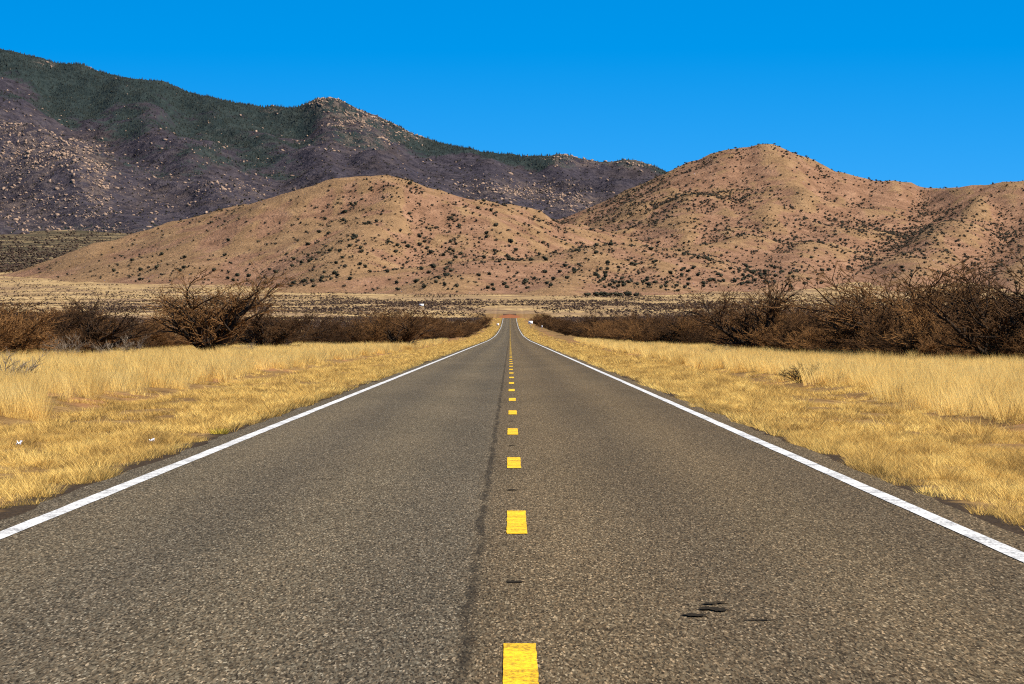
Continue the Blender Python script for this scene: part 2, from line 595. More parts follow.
lines_r = [
    ([(520, 245, 5100), (565, 216, 5300), (620, 191, 5400), (680, 164, 5500), (720, 151, 5500), (765, 144, 5500), (800, 153, 5500), (830, 166, 5450), (880, 181, 5400), (930, 188, 5400), (950, 189, 5350), (980, 185, 5300), (1024, 181, 5200), (1100, 171, 5200), (1250, 190, 5200)], 1.0),
    ([(765, 146, 5480), (790, 178, 5200), (755, 214, 4800), (705, 250, 4300), (685, 283, 3750), (670, 297, 3450)], 0.85),
    ([(880, 183, 5350), (850, 212, 4950), (815, 238, 4600), (790, 268, 4150), (775, 293, 3600)], 0.9),
    ([(975, 186, 5280), (960, 218, 4900), (930, 248, 4500), (905, 278, 4000), (890, 297, 3560)], 0.9),
    ([(1060, 180, 5200), (1060, 225, 4800), (1030, 262, 4300), (1010, 293, 3600)], 0.9),
    ([(1160, 185, 5200), (1150, 240, 4500), (1140, 290, 3700)], 0.9),
    ([(690, 162, 5480), (655, 198, 5200), (612, 226, 4900), (585, 243, 4650)], 0.9),
    ([(735, 152, 5480), (715, 195, 5100), (680, 232, 4650)], 0.8),
    ([(830, 168, 5430), (835, 190, 5200), (812, 214, 4950)], 0.8),
]
warp = 28 * fbm(HX / 240, HY / 240, 3, 21); warp2 = 28 * fbm(HX / 240, HY / 240, 3, 41)
zl = ridge_field(HX + warp, HY + warp2, lines_l, 0.43, 30, 14)
zr = ridge_field(HX + warp, HY + warp2, lines_r, 0.47, 26, 14)
zb = plain_z(HY) - 5
fa = np.clip((np.maximum(zl, zr) - zb) / 60, 0, 1)
nz = 14 * fbm(HX / 210, HY / 260, 4, 51) + 13 * fbm(HX / 130, HY / 260, 4, 61, True)
hz = smax(smax(zl, zr, 12) + fa * nz, zb, 14)
hz = fit_skyline(HX, HY, hz, sky_right, 550, 1250, plain_z)
hz = erode(hz, cell, 9000, 7, 60, np.random.default_rng(5), 0.30, 3.2)
mk = smax(zl, zr, 1)
tleft = fit_skyline(HX, HY, np.where(HY < 4900, hz, 0), sky_left, 104, 540, plain_z)
hz = np.where(HY < 4900, tleft, hz)
hz = fit_skyline(HX, HY, hz, sky_right, 550, 1250, plain_z)
HZ = hz + 0.5 * fbm(HX / 14, HY / 14, 2, 71)
concav = np.clip((blur(HZ, 6) - HZ) / 2.2, -1, 1)          # >0 in gullies
PL = plain_z(HY)

m = Mat('hill_soil', 1.0, 0.03)
cc = m.attr('gully')
wide = m.noise(0.006, 5, 0.6)
mid = m.noise(0.035, 5, 0.65)
fine = m.noise(0.22, 4, 0.75)
red = m.ramp(mid, [(0.30, (0.135, 0.072, 0.041)), (0.52, (0.225, 0.124, 0.073)), (0.75, (0.31, 0.182, 0.109))])
tan = m.ramp(mid, [(0.30, (0.17, 0.100, 0.049)), (0.60, (0.255, 0.155, 0.078)), (0.80, (0.345, 0.228, 0.12))])
X = m.xyz()
sel = m.math('ADD', wide, m.math('MULTIPLY', X[0], -0.00011))
sel = m.math('SUBTRACT', sel, m.math('MULTIPLY', cc, 0.28))
c = m.mix(m.step(sel, 0.43, 0.60), red, tan)
c = m.mix(m.math('MULTIPLY', m.step(fine, 0.52, 0.66), 0.62), c, (0.085, 0.048, 0.03))
c = m.mix(m.math('MULTIPLY', m.step(m.noise(0.3, 3, 0.7), 0.60, 0.70), 0.45), c, (0.36, 0.245, 0.145))
m.color(c).bump(m.math('ADD', fine, mid), 0.9, 4.0)
hills = link('hills', np_mesh('hills', np.stack([HX, HY, HZ], -1).reshape(-1, 3), grid_faces(*HX.shape), m.m, True, {'gully': concav.ravel()}))
tag(hills, kind='structure')

# back mountain -------------------------------------------------------
cell2 = 24.0
bx = np.arange(-3900, 2700 + 1, cell2); by = np.arange(7300, 13200 + 1, cell2)
BX, BY = np.meshgrid(bx, by)
sky_m = [(-300, 20), (-150, 30), (0, 48), (30, 54), (60, 62), (85, 64), (100, 69), (125, 77), (150, 79), (170, 82), (200, 93), (230, 101), (260, 105), (285, 107), (303, 105), (312, 98), (335, 97), (350, 103), (375, 113), (400, 124), (430, 138), (470, 148), (500, 153), (530, 155), (548, 156), (560, 153), (575, 156), (600, 161), (625, 159), (645, 161), (662, 168), (700, 182), (760, 200)]
lines_m = [
    ([(u, v, 11500 if u < 250 else 11250) for u, v in sky_m], 1.0),
    ([(0, 50, 11450), (-20, 92, 10700), (5, 118, 10000), (40, 128, 9600), (85, 160, 9200), (112, 205, 8600), (125, 232, 8150)], 1.0),
    ([(100, 72, 11400), (150, 118, 10500), (205, 165, 9600), (240, 200, 8900), (270, 226, 8300)], 1.0),
    ([(-120, 40, 11400), (-110, 120, 9900), (-60, 190, 8800), (-20, 226, 8100)], 1.0),
    ([(210, 98, 11400), (285, 140, 10500), (345, 180, 9600), (380, 215, 8900)], 1.0),
    ([(330, 99, 11200), (350, 128, 10700), (405, 160, 9900), (440, 196, 9200)], 1.0),
    ([(430, 140, 11200), (480, 165, 10500), (515, 190, 9800), (520, 210, 9300)], 1.0),
    ([(560, 156, 11200), (585, 180, 10500), (575, 205, 9700)], 1.0),
    ([(645, 163, 11200), (665, 188, 10300)], 1.0),
]
warp = 110 * fbm(BX / 900, BY / 900, 4, 22); warp2 = 110 * fbm(BX / 900, BY / 900, 4, 42)
zm = ridge_field(BX + warp, BY + warp2, lines_m, 0.48, 60, 40)
zb2 = plain_z(BY) - 12
fa = np.clip((zm - zb2) / 120, 0, 1)
bz = smax(zm + fa * (38 * fbm(BX / 520, BY / 620, 5, 52) + 42 * fbm(BX / 360, BY / 520, 5, 62, True)), zb2, 30)
bz = fit_skyline(BX, BY, bz, sky_m, -250, 740, plain_z)
bz = erode(bz, cell2, 9000, 7, 60, np.random.default_rng(6), 0.35, 7.0)
bz = bz + fa * 8 * fbm(BX / 70, BY / 70, 3, 72)
BZ = fit_skyline(BX, BY, bz, sky_m, -250, 740, plain_z)
bcon = np.clip((blur(BZ, 6) - BZ) / 9, -1, 1)
BU = U0 + BX / BY * F
BV = V0 - (BZ - H) / BY * F


def blobs(u, v, spots):
    s = np.zeros(np.shape(u))
    for (a, b, ra, rb, w) in spots:
        s = np.maximum(s, w * np.exp(-(((u - a) / ra) ** 2 + ((v - b) / rb) ** 2)))
    return s


# outcrop and forest belts as surveyed on the mountain (world positions)
ROCKS = [(15, 150, 40, 28, 1.0), (62, 152, 40, 14, 1.0), (95, 180, 18, 34, 0.9), (30, 200, 70, 30, 0.5), (325, 101, 18, 7, 1.25), (365, 118, 40, 12, 1.0), (415, 133, 22, 6, 1.2), (365, 140, 50, 12, 0.45),
         (150, 190, 120, 30, 0.24), (230, 190, 60, 14, 0.34), (562, 156, 10, 5, 1.2), (640, 163, 18, 5, 1.1), (520, 190, 60, 10, 0.6), (575, 203, 26, 9, 0.95), (90, 216, 12, 4, 1.0), (85, 232, 60, 8, 0.6), (45, 64, 10, 3, 0.7), (90, 65, 8, 3, 0.8), (272, 112, 8, 4, 0.7), (590, 162, 40, 5, .6), (200, 150, 160, 30, .10)]
rockw = blobs(BU, BV, ROCKS)
skyv = np.interp(BU, [p[0] for p in sky_m], [p[1] for p in sky_m])
depth = BV - skyv                                     # how far under the skyline
belt = np.interp(BU, [-200, 0, 100, 200, 270, 330, 420, 470, 520, 560, 600, 650], [40, 42, 58, 62, 50, 44, 22, 4, 9, 16, 10, 6])
forest = np.clip(1.25 - depth / np.maximum(belt, 1) + 1.1 * fbm(BX / 240, BY / 240, 5, 82) + 0.35 * bcon, 0, 1)
forest = np.clip(forest + 0.75 * blobs(BU, BV, [(260, 158, 22, 6, 1.0), (215, 148, 15, 5, .9), (130, 232, 120, 9, 0.9), (60, 238, 90, 5, 1.0), (20, 262, 60, 10, 0.9)]) * (0.5 + fbm(BX / 200, BY / 200, 3, 83)), 0, 1)

m = Mat('mountain_cover', 1.0, 0.03)
fr = m.attr('forest'); rk = m.attr('rock'); gu = m.attr('gully')
n1 = m.noise(0.0045, 6, 0.65)
n2 = m.noise(0.03, 5, 0.7)
chap = m.ramp(n2, [(0.30, (0.016, 0.0145, 0.0185)), (0.52, (0.040, 0.0345, 0.043)), (0.75, (0.080, 0.067, 0.071))])  # chaparral grey-purple, with the blue of distance haze mixed into the colour
warm = m.ramp(n2, [(0.3, (0.024, 0.019, 0.019)), (0.7, (0.062, 0.047, 0.043))])
c = m.mix(m.math('MULTIPLY', m.step(n1, 0.48, 0.66), 0.6), chap, warm)
wood = m.ramp(n2, [(0.3, (0.010, 0.0165, 0.0170)), (0.7, (0.033, 0.044, 0.041))])
c = m.mix(m.step(m.math('ADD', fr, m.math('MULTIPLY', m.math('SUBTRACT', n2, 0.5), 2.2)), 0.30, 0.75), c, wood)
stone = m.ramp(m.noise(0.05, 4, 0.7), [(0.3, (0.09, 0.067, 0.055)), (0.7, (0.21, 0.155, 0.12))])
rsel = m.math('MULTIPLY', rk, m.step(m.noise(0.028, 5, 0.7), 0.46, 0.60))
c = m.mix(m.math('MINIMUM', rsel, 0.45), c, stone)
m.color(c).bump(m.math('ADD', n2, m.noise(0.012, 5, 0.65)), 1.0, 22.0)
mountain = link('mountain', np_mesh('mountain', np.stack([BX, BY, BZ], -1).reshape(-1, 3), grid_faces(*BX.shape), m.m, True,
                                    {'forest': forest.ravel(), 'rock': np.clip(rockw, 0, 1).ravel(), 'gully': bcon.ravel()}))
tag(mountain, kind='structure')


def sample(grid, gx0, gy0, c, x, y):
    fx = np.clip((x - gx0) / c, 0, grid.shape[1] - 1.001); fy = np.clip((y - gy0) / c, 0, grid.shape[0] - 1.001)
    xi = fx.astype(int); yi = fy.astype(int); fx -= xi; fy -= yi
    return (grid[yi, xi] * (1 - fx) + grid[yi, xi + 1] * fx) * (1 - fy) + (grid[yi + 1, xi] * (1 - fx) + grid[yi + 1, xi + 1] * fx) * fy


def hill_z(x, y):
    inside = (x > hx[0]) & (x < hx[-1]) & (y > hy[0]) & (y < hy[-1])
    return np.where(inside, sample(HZ, hx[0], hy[0], cell, x, y), -1e9)


def terrain_z(x, y):
    return np.maximum(ground_z(x, y), hill_z(x, y))


# ------------------------------------------------------------------ scatter tools
def scatter_mesh(name, templates, pos, scale, rz, mat, attrs=None):
    """templates: list of (verts, tris); pos (n,3), scale (n,3), rz (n,) -> ONE mesh"""
    n = len(pos)
    pick = RNG.integers(0, len(templates), n)
    Vs = []; Fs = []; base = 0
    for t, (tv, tf) in enumerate(templates):
        k = np.where(pick == t)[0]
        if not len(k): continue
        c = np.cos(rz[k])[:, None]; s = np.sin(rz[k])[:, None]
        p = tv[None] * scale[k][:, None, :]
        x = p[..., 0] * c - p[..., 1] * s; y = p[..., 0] * s + p[..., 1] * c
        w = np.stack([x, y, p[..., 2]], -1) + pos[k][:, None, :]
        Vs.append(w.reshape(-1, 3))
        Fs.append((tf[None] + (np.arange(len(k)) * len(tv))[:, None, None] + base).reshape(-1, tf.shape[1]))
        base += len(k) * len(tv)
    return np_mesh(name, np.concatenate(Vs), np.concatenate(Fs), mat)


def ico(sub):
    t = (1 + 5 ** 0.5) / 2
    v = [(-1, t, 0), (1, t, 0), (-1, -t, 0), (1, -t, 0), (0, -1, t), (0, 1, t), (0, -1, -t), (0, 1, -t), (t, 0, -1), (t, 0, 1), (-t, 0, -1), (-t, 0, 1)]
    f = [(0, 11, 5), (0, 5, 1), (0, 1, 7), (0, 7, 10), (0, 10, 11), (1, 5, 9), (5, 11, 4), (11, 10, 2), (10, 7, 6), (7, 1, 8), (3, 9, 4), (3, 4, 2), (3, 2, 6), (3, 6, 8), (3, 8, 9), (4, 9, 5), (2, 4, 11), (6, 2, 10), (8, 6, 7), (9, 8, 1)]
    v = [np.array(p) / np.linalg.norm(p) for p in v]
    for _ in range(sub):
        mid = {}; nf = []
        for a, b, c in f:
            ids = []
            for p, q in ((a, b), (b, c), (c, a)):
                key = (min(p, q), max(p, q))
                if key not in mid:
                    w = v[p] + v[q]; v.append(w / np.linalg.norm(w)); mid[key] = len(v) - 1
                ids.append(mid[key])
            nf += [(a, ids[0], ids[2]), (b, ids[1], ids[0]), (c, ids[2], ids[1]), tuple(ids)]
        f = nf
    return np.array(v), np.array(f)


def leafy(seed, n_lump, n_leaf, leaf=0.16, sub=0):
    """rounded evergreen clump, about 1 wide and 0.75 tall: several uneven lumps plus loose leaf faces"""
    rg = np.random.default_rng(seed)
    V = []; Fc = []; b = 0
    iv, jf = ico(sub)
    for _ in range(n_lump):
        a = rg.uniform(0, 6.28); r = rg.uniform(0, 0.30)
        c = np.array([math.cos(a) * r, math.sin(a) * r, rg.uniform(0.2, 0.46)])
        s = rg.uniform(0.14, 0.27)
        w = iv * (1 + rg.normal(0, 0.22, (len(iv), 1))) * np.array([s, s, s * rg.uniform(0.75, 1.05)]) + c
        w[:, 2] = np.maximum(w[:, 2], -0.02)
        V.append(w); Fc.append(jf + b); b += len(iv)
    if n_leaf:
        d = rg.normal(size=(n_leaf, 3)); d /= np.linalg.norm(d, axis=1)[:, None]
        c = d * rg.uniform(0.55, 1.05, (n_leaf, 1)) * np.array([0.46, 0.46, 0.36]) + np.array([0, 0, 0.36])
        c[:, 2] = np.maximum(c[:, 2], 0.03)
        w = c[:, None, :] + rg.normal(0, leaf * 0.5, (n_leaf, 3, 3))
        V.append(w.reshape(-1, 3)); Fc.append(np.arange(n_leaf * 3).reshape(-1, 3) + b)
    return np.concatenate(V), np.concatenate(Fc)


def leaf_mat(name, lo, hi, rnd=0.4):
    m = Mat(name, 0.85, 0.15)
    oi = m.n('ShaderNodeObjectInfo')
    f = m.math('ADD', m.math('MULTIPLY', oi.outputs['Random'], rnd), m.math('MULTIPLY', m.noise(1.3, 3, 0.7), 1 - rnd))
    m.color(m.ramp(f, [(0.2, lo), (0.8, hi)]))
    return m.m


M_OAK = leaf_mat('evergreen_leaf', (0.012, 0.014, 0.008), (0.045, 0.040, 0.022))
M_OAKF = leaf_mat('evergreen_leaf_far', (0.012, 0.013, 0.008), (0.055, 0.042, 0.026), 0.0)
M_PINE = leaf_mat('pine_needles', (0.008, 0.013, 0.012), (0.026, 0.032, 0.026), 0.0)
M_ROCK = Mat('granite', 0.95, 0.1)
M_ROCK.color(M_ROCK.ramp(M_ROCK.noise(0.09, 4, 0.7), [(0.3, (0.15, 0.098, 0.07)), (0.7, (0.34, 0.235, 0.165))]))
M_ROCK = M_ROCK.m
M_BRUSH = Mat('grey_brush', 1.0, 0.05)
M_BRUSH.color(M_BRUSH.ramp(M_BRUSH.noise(0.4, 3, 0.7), [(0.3, (0.028, 0.019, 0.017)), (0.55, (0.062, 0.041, 0.031)), (0.75, (0.16, 0.105, 0.055))]))
M_BRUSH = M_BRUSH.m

# pine forest on the mountain
def pine(seed):
    rg = np.random.default_rng(seed)
    V = []; Fc = []; b = 0
    for lv, (z0, z1, r) in enumerate(((0.02, 0.55, 0.30), (0.30, 0.80, 0.22), (0.58, 1.0, 0.13))):
        a = np.arange(6) / 6 * 2 * math.pi + rg.uniform(0, 6)
        ring = np.stack([np.cos(a), np.sin(a), a * 0], 1) * (r * rg.uniform(0.7, 1.25, 6))[:, None]
        ring[:, 2] = z0 + rg.uniform(-0.05, 0.05, 6)
        V.append(np.vstack([ring, [[0, 0, z1]]]))
        Fc.append(np.array([(q, (q + 1) % 6, 6) for q in range(6)]) + b); b += 7
    return np.concatenate(V), np.concatenate(Fc)


def pick_on(grid_w, X_, Y_, Z_, c, n, rng):
    w = grid_w.ravel().astype(float); w /= w.sum()
    k = rng.choice(len(w), n, p=w)
    x = X_.ravel()[k] + rng.uniform(-c / 2, c / 2, n); y = Y_.ravel()[k] + rng.uniform(-c / 2, c / 2, n)
    return x, y, sample(Z_, X_[0, 0], Y_[0, 0], c, x, y)


inview = (np.abs(BU - 512) < 760)
front = np.gradient(BZ, axis=0) > -0.3 * cell2
rg = np.random.default_rng(9)
x, y, z = pick_on(forest ** 2 * inview * (front + 0.05) * (1 - 0.75 * np.clip(rockw, 0, 1)), BX, BY, BZ, cell2, 11000, rg)
s = rg.uniform(4.5, 9.5, len(x))
link_o = link('pine_forest', scatter_mesh('pine_forest', [pine(k) for k in range(4)], np.stack([x, y, z - 1], -1), np.stack([s, s, s * rg.uniform(0.9, 1.3, len(x))], -1), rg.uniform(0, 6.28, len(x)), M_PINE))
tag(link_o, 'dark green pine woods over the upper slopes of the far mountain', 'forest', kind='stuff')

# boulders on the mountain
iv, jf = ico(0)
bt = []
for k in range(6):
    q = np.random.default_rng(200 + k)
    bt.append((iv * (1 + q.normal(0, 0.22, (len(iv), 1))) * np.array([1, 0.8, 0.75]), jf))
x, y, z = pick_on(np.clip(rockw, 0, 1.3) ** 1.6 * inview * (front + 0.05) + 0.006 * inview * front, BX, BY, BZ, cell2, 10000, rg)
s = 1.3 + 5.0 * rg.random(len(x)) ** 4.5
o = link('boulders', scatter_mesh('boulders', bt, np.stack([x, y, z + s * 0.1], -1), np.stack([s * rg.uniform(.7, 1.7, len(x)), s, s * rg.uniform(.6, 1.4, len(x))], -1), rg.uniform(0, 6.28, len(x)), M_ROCK))
tag(o, 'pale pink granite boulders strewn over the far mountain', 'boulders', kind='stuff')

# grey brush and dark shrubs on the mountain's lower slopes
x, y, z = pick_on(inview * front * np.clip(1 - forest, 0, 1), BX, BY, BZ, cell2, 16000, rg)
s = rg.uniform(4, 9, len(x))
lt = [leafy(300 + k, 2, 6, 0.2) for k in range(3)]
o = link('mountain_brush', scatter_mesh('mountain_brush', lt, np.stack([x, y, z - 0.5], -1), np.stack([s * 1.2, s * 1.2, s], -1), rg.uniform(0, 6.28, len(x)), M_OAKF))
tag(o, 'dark brush covering the slopes of the far mountain', 'brush', kind='stuff')

# ------------------------------------------------------------------ evergreen shrubs dotted on the near hills
rg = np.random.default_rng(15)
HU = U0 + HX / HY * F
HV = V0 - (HZ - H) / HY * F
rise = np.clip((HZ - PL) / 6, 0, 1)
dens = 0.35 + 0.9 * np.clip(fbm(HX / 170, HY / 170, 3, 91), -0.25, 1) + 1.5 * np.clip(concav, 0, 1) ** 1.2
dens = np.clip(dens, 0.03, 3) * rise * (np.abs(HU - 512) < 640)
dens *= 1 - 0.8 * blobs(HU, HV, [(170, 235, 70, 22, 1), (300, 200, 60, 15, .8), (250, 225, 60, 20, .6)])
dens *= 1 + 2.2 * blobs(HU, HV, [(720, 280, 90, 12, .35), (700, 195, 45, 16, 1.0), (640, 205, 40, 22, .8), (900, 235, 90, 25, .5), (440, 230, 70, 30, .3)])
dens *= np.where(HU < 130, 0.5, 1)
dens *= (np.gradient(HZ, axis=0) > -0.5)
x, y, z = pick_on(dens, HX, HY, HZ, cell, 17000, rg)
gz_ = ground_z(x, y)
ok = z > gz_ + 0.3
x, y, z = x[ok], y[ok], z[ok]
# hide those behind a nearer crest (they would never be seen) when choosing the largest
el = (z + 1.5 - H) / y
vis = np.ones(len(x), bool)
for t in np.linspace(0.68, 0.995, 70):
    vis &= (terrain_z(x * t, y * t) - H) / (y * t) < el
size = 1.8 + 4.6 * rg.random(len(x)) ** 2.4
uu = U0 + x / y * F
order = np.argsort(-(size / y) * vis * (np.abs(uu - 512) < 510))
big, rest = order[:262], order[262:]
oak_m = [np_mesh('evergreen_shrub', *leafy(400 + k, 6, 70, 0.13, 1), M_OAK) for k in range(6)]
sides = [('dark round evergreen shrub dotted on the tan hill left of the road', 'evergreen shrubs on the left hill'),
         ('dark round evergreen shrub dotted on the low foothill behind the end of the road', 'evergreen shrubs on the middle foothill'),
         ('dark round evergreen shrub dotted on the reddish peak right of the road', 'evergreen shrubs on the right peak')]
big = big[np.argsort(y[big])]
for k in big:
    o = link('evergreen_shrub', oak_m[int(rg.integers(6))], None, (x[k], y[k], z[k] - 0.15), (0, 0, rg.uniform(0, 6.28)), (size[k] * rg.uniform(.9, 1.3), size[k], size[k] * rg.uniform(.85, 1.15)))
    q = 0 if (uu[k] < 420 or (uu[k] < 560 and y[k] > 4020)) else (1 if (y[k] < 4150 and uu[k] < 700) else 2)
    tag(o, sides[q][0], 'shrub', sides[q][1])
sh = [leafy(500 + k, 4, 14, 0.17) for k in range(5)]
s = size[rest] * 0.95
o = link('hillside_scrub', scatter_mesh('hillside_scrub', sh, np.stack([x[rest], y[rest], z[rest] - 0.15], -1), np.stack([s * rg.uniform(.9, 1.4, len(s)), s, s * rg.uniform(.8, 1.1, len(s))], -1), rg.uniform(0, 6.28, len(s)), M_OAKF))
tag(o, 'small dark shrubs thinly covering the hills', 'scrub', kind='stuff')

# low scrub of the plain in broken bands
rg = np.random.default_rng(17)
n = 240000
y = 1 / rg.uniform(1 / 8200, 1 / 1150, n)
x = rg.uniform(-620, 620, n) * y / F
w = 0.6 * fbm(x / 150, y / 200, 3, 95) + 1.0 * fbm(x / 38, y / 90, 3, 96) + np.where(y > 4700, 0.55, 0.05)
keep = (w + rg.normal(0, 0.13, n) > 0.10) & (hill_z(x, y) < ground_z(x, y) - 0.2) & ((np.abs(x) > 16) | (y > 2290))
x, y = x[keep], y[keep]
z = ground_z(x, y)
s = np.where(y < 2200, rg.uniform(0.5, 1.3, len(x)), 0.5 + 1.5 * rg.random(len(x)) ** 2.2) * np.where(y > 4700, 4.6, 1.25)
sc = [leafy(600 + k, 1, 6, 0.3) for k in range(5)]
o = link('plain_scrub', scatter_mesh('plain_scrub', sc, np.stack([x, y, z - 0.05], -1), np.stack([s * 1.4, s * 1.4, s], -1), rg.uniform(0, 6.28, len(s)), M_BRUSH))
tag(o, 'low grey-brown scrub in bands over the pale grass plain', 'scrub', kind='stuff')


def hill_clump(name, u, v_hint, d, w, h, label, cat='tree', group=None, mesh=None):
    xx = (u - U0) * d / F
    zz = float(terrain_z(np.array([xx]), np.array([float(d)]))[0])
    o = link(name, mesh or oak_m[random.randrange(6)], None, (xx, d, zz - 0.2), (0, 0, random.uniform(0, 6)), (w, w, h))
    return tag(o, label, cat, group)


for u, d, w, h in [(587, 3330, 9, 6), (596, 3340, 10, 8), (603, 3310, 11, 8.5), (610, 3350, 8, 6), (618, 3330, 12, 7), (628, 3350, 11, 8), (638, 3345, 9, 6.5)]:
    hill_clump('juniper_tree', u, 0, d, w, h, 'dark green juniper in the row at the foot of the foothill, right of the road', group='junipers at the foot of the foothill')
hill_clump('juniper_tree', 62, 0, 4620, 11, 8, 'dark green tree pair at the left foot of the tan hill, larger one')
hill_clump('juniper_tree', 52, 0, 4650, 8, 6, 'smaller dark tree beside a larger one at the left foot of the tan hill')

# ------------------------------------------------------------------ mesquite bushes
M_BARK = Mat('mesquite_bark', 0.95, 0.1)
M_BARK.color(M_BARK.ramp(M_BARK.noise(6, 4, 0.7), [(0.3, (0.012, 0.008, 0.0055)), (0.6, (0.034, 0.023, 0.015)), (0.8, (0.12, 0.086, 0.056))]))
M_BARK = M_BARK.m
mt = Mat('mesquite_twig', 0.9, 0.1)
oi = mt.n('ShaderNodeObjectInfo')
zz = mt.xyz()[2]
f = mt.math('ADD', mt.math('MULTIPLY', oi.outputs['Random'], 0.5), mt.math('MULTIPLY', mt.noise(1.2, 3, 0.7), 0.5))
mt.color(mt.ramp(f, [(0.2, (0.028, 0.015, 0.007)), (0.5, (0.085, 0.042, 0.016)), (0.8, (0.19, 0.095, 0.033))]))
M_TWIG = mt.m
M_PALE = Mat('dead_wood', 0.95, 0.1)
M_PALE.color(M_PALE.ramp(M_PALE.noise(8, 4, 0.7), [(0.3, (0.07, 0.05, 0.035)), (0.7, (0.32, 0.26, 0.19))]))
M_PALE = M_PALE.m


def tubes(segs, sides):
    """segs: array (n, 8) = p0, p1, r0, r1 -> tapered tubes"""
    S = np.array(segs, float)
    if not len(S): return np.zeros((0, 3)), np.zeros((0, 4), int)
    p0, p1, r0, r1 = S[:, :3], S[:, 3:6], S[:, 6], S[:, 7]
    d = p1 - p0; d /= np.linalg.norm(d, axis=1)[:, None] + 1e-9
    ref = np.where(np.abs(d[:, 2:3]) < 0.9, np.array([[0, 0, 1.0]]), np.array([[1.0, 0, 0]]))
    a = np.cross(d, ref); a /= np.linalg.norm(a, axis=1)[:, None]
    b = np.cross(d, a)
    t = np.arange(sides) / sides * 2 * math.pi
    ring = a[:, None] * np.cos(t)[None, :, None] + b[:, None] * np.sin(t)[None, :, None]
    V = np.concatenate([p0[:, None] + ring * r0[:, None, None], p1[:, None] + ring * r1[:, None, None]], 1)
    q = np.arange(sides)
    f = np.stack([q, (q + 1) % sides, sides + (q + 1) % sides, sides + q], 1)
    Fc = f[None] + (np.arange(len(S)) * 2 * sides)[:, None, None]
    return V.reshape(-1, 3), Fc.reshape(-1, 4)


def grow(seed, height, stems, levels, nseg=4, last=None, lean=(0.25, 0.95), twig_r=0.009, thick=0.07, kids=(3, 5), twigs=True):
    """multi-stemmed crooked bush; returns limb segments and twig segments"""
    rg = np.random.default_rng(seed)
    limbs = []; tw = []

    def branch(p, d, ln, r, lv):
        n = max(3, int(nseg - lv * 0.5 + 0.5)) if lv < levels else 2
        step = ln / n
        pts = [p]
        for k in range(n):
            d = d + rg.normal(0, 0.17 + 0.03 * lv, 3)
            d[2] += 0.07
            d /= np.linalg.norm(d)
            q = pts[-1] + d * step
            if q[2] < 0.05: q[2] = 0.05 + rg.random() * 0.1; d[2] = abs(d[2])
            r1 = r * (1 - 0.55 * (k + 1) / n)
            seg = (*pts[-1], *q, r * (1 - 0.55 * k / n), r1)
            (limbs if lv < 2 else tw).append(seg)
            pts.append(q)
            if lv < levels:
                m_ = rg.integers(kids[0], kids[1] + 1) if lv > 0 else rg.integers(2, 4)
                if k == 0 and lv == 0: m_ = 1
                if last and lv == levels - 1: m_ = int(rg.integers(last[0], last[1] + 1))
                for _ in range(m_ if k < n - 1 else m_ + 1):
                    v = rg.normal(0, 1, 3); v -= d * (v @ d); v /= np.linalg.norm(v) + 1e-9
                    ang = rg.uniform(0.3, 0.85)
                    nd = d * math.cos(ang) + v * math.sin(ang)
                    nd[2] += 0.14 if lv < 2 else 0.08
                    nd /= np.linalg.norm(nd)
                    f = rg.random()
                    branch(pts[-2] * (1 - f) + q * f, nd, ln * rg.uniform(0.38, 0.62), max(r1 * 0.62, twig_r), lv + 1)

    for s in range(stems):
        a = 2 * math.pi * (s + rg.uniform(-0.3, 0.3)) / stems
        t = rg.uniform(*lean)
        d = np.array([math.cos(a) * math.sin(t), math.sin(a) * math.sin(t), math.cos(t)])
        branch(np.array([math.cos(a) * 0.05, math.sin(a) * 0.05, -0.05]), d, height * rg.uniform(0.5, 0.78), thick * rg.uniform(0.6, 1.1), 0)
    return limbs, tw


def bush_meshes(seed, height, stems, levels, wid=1.0, bark=None, twig=None, **kw):
    li, tw = grow(seed, height, stems, levels, **kw)
    allp = np.array([s[3:6] for s in li + tw])
    top = np.percentile(allp[:, 2], 99.5)
    k = height / top
    kx = k * wid

    def sc_(segs):
        A = np.array(segs); A[:, [0, 1, 3, 4]] *= kx; A[:, [2, 5]] *= k
        return A
    v1, f1 = tubes(sc_(li), 5)
    v2, f2 = tubes(sc_(tw), 3)
    return np_mesh('trunk', v1, f1, bark or M_BARK), np_mesh('crown', v2, f2, twig or M_TWIG)


def thing_bush(name, meshes, loc, rz, sc, label, cat, group=None):
    e = empty(name, loc, rz)
    e.scale = sc
    tag(e, label, cat, group)
    link('trunk', meshes[0], e)
    link('crown', meshes[1], e)
    return e


# kinds: open tall, dense round, low dense
OPEN = [bush_meshes(700 + k, 4.6, 8, 3, 1.75, kids=(1, 3), last=(0, 1), twig_r=0.021, thick=0.21, lean=(0.25, 1.1)) for k in range(3)]
DENSE = [bush_meshes(720 + k, 3.3, 8, 3, 1.3, kids=(1, 3), last=(0, 2) if k % 2 else (1, 2), twig_r=0.015, thick=0.05, lean=(0.15, 1.1)) for k in range(5)]
LOW = [bush_meshes(740 + k, 2.3, 10, 3, 1.35, kids=(1, 3), twig_r=0.013, thick=0.035, lean=(0.2, 1.2)) for k in range(4)]
# one single mesh for the rows of brush behind the front rows
rg = np.random.default_rng(23)


def gz1(x, y): return float(ground_z(np.array([x]), np.array([y]))[0])


# salient bushes, each told apart
def put(u, d, meshes, sc, label, cat='mesquite', rz=None):
    xx = (u - U0) * d / F
    return thing_bush('mesquite_bush', meshes, (xx, d, gz1(xx, d) - 0.05), rz if rz is not None else rg.uniform(0, 6.28), sc, label, cat)


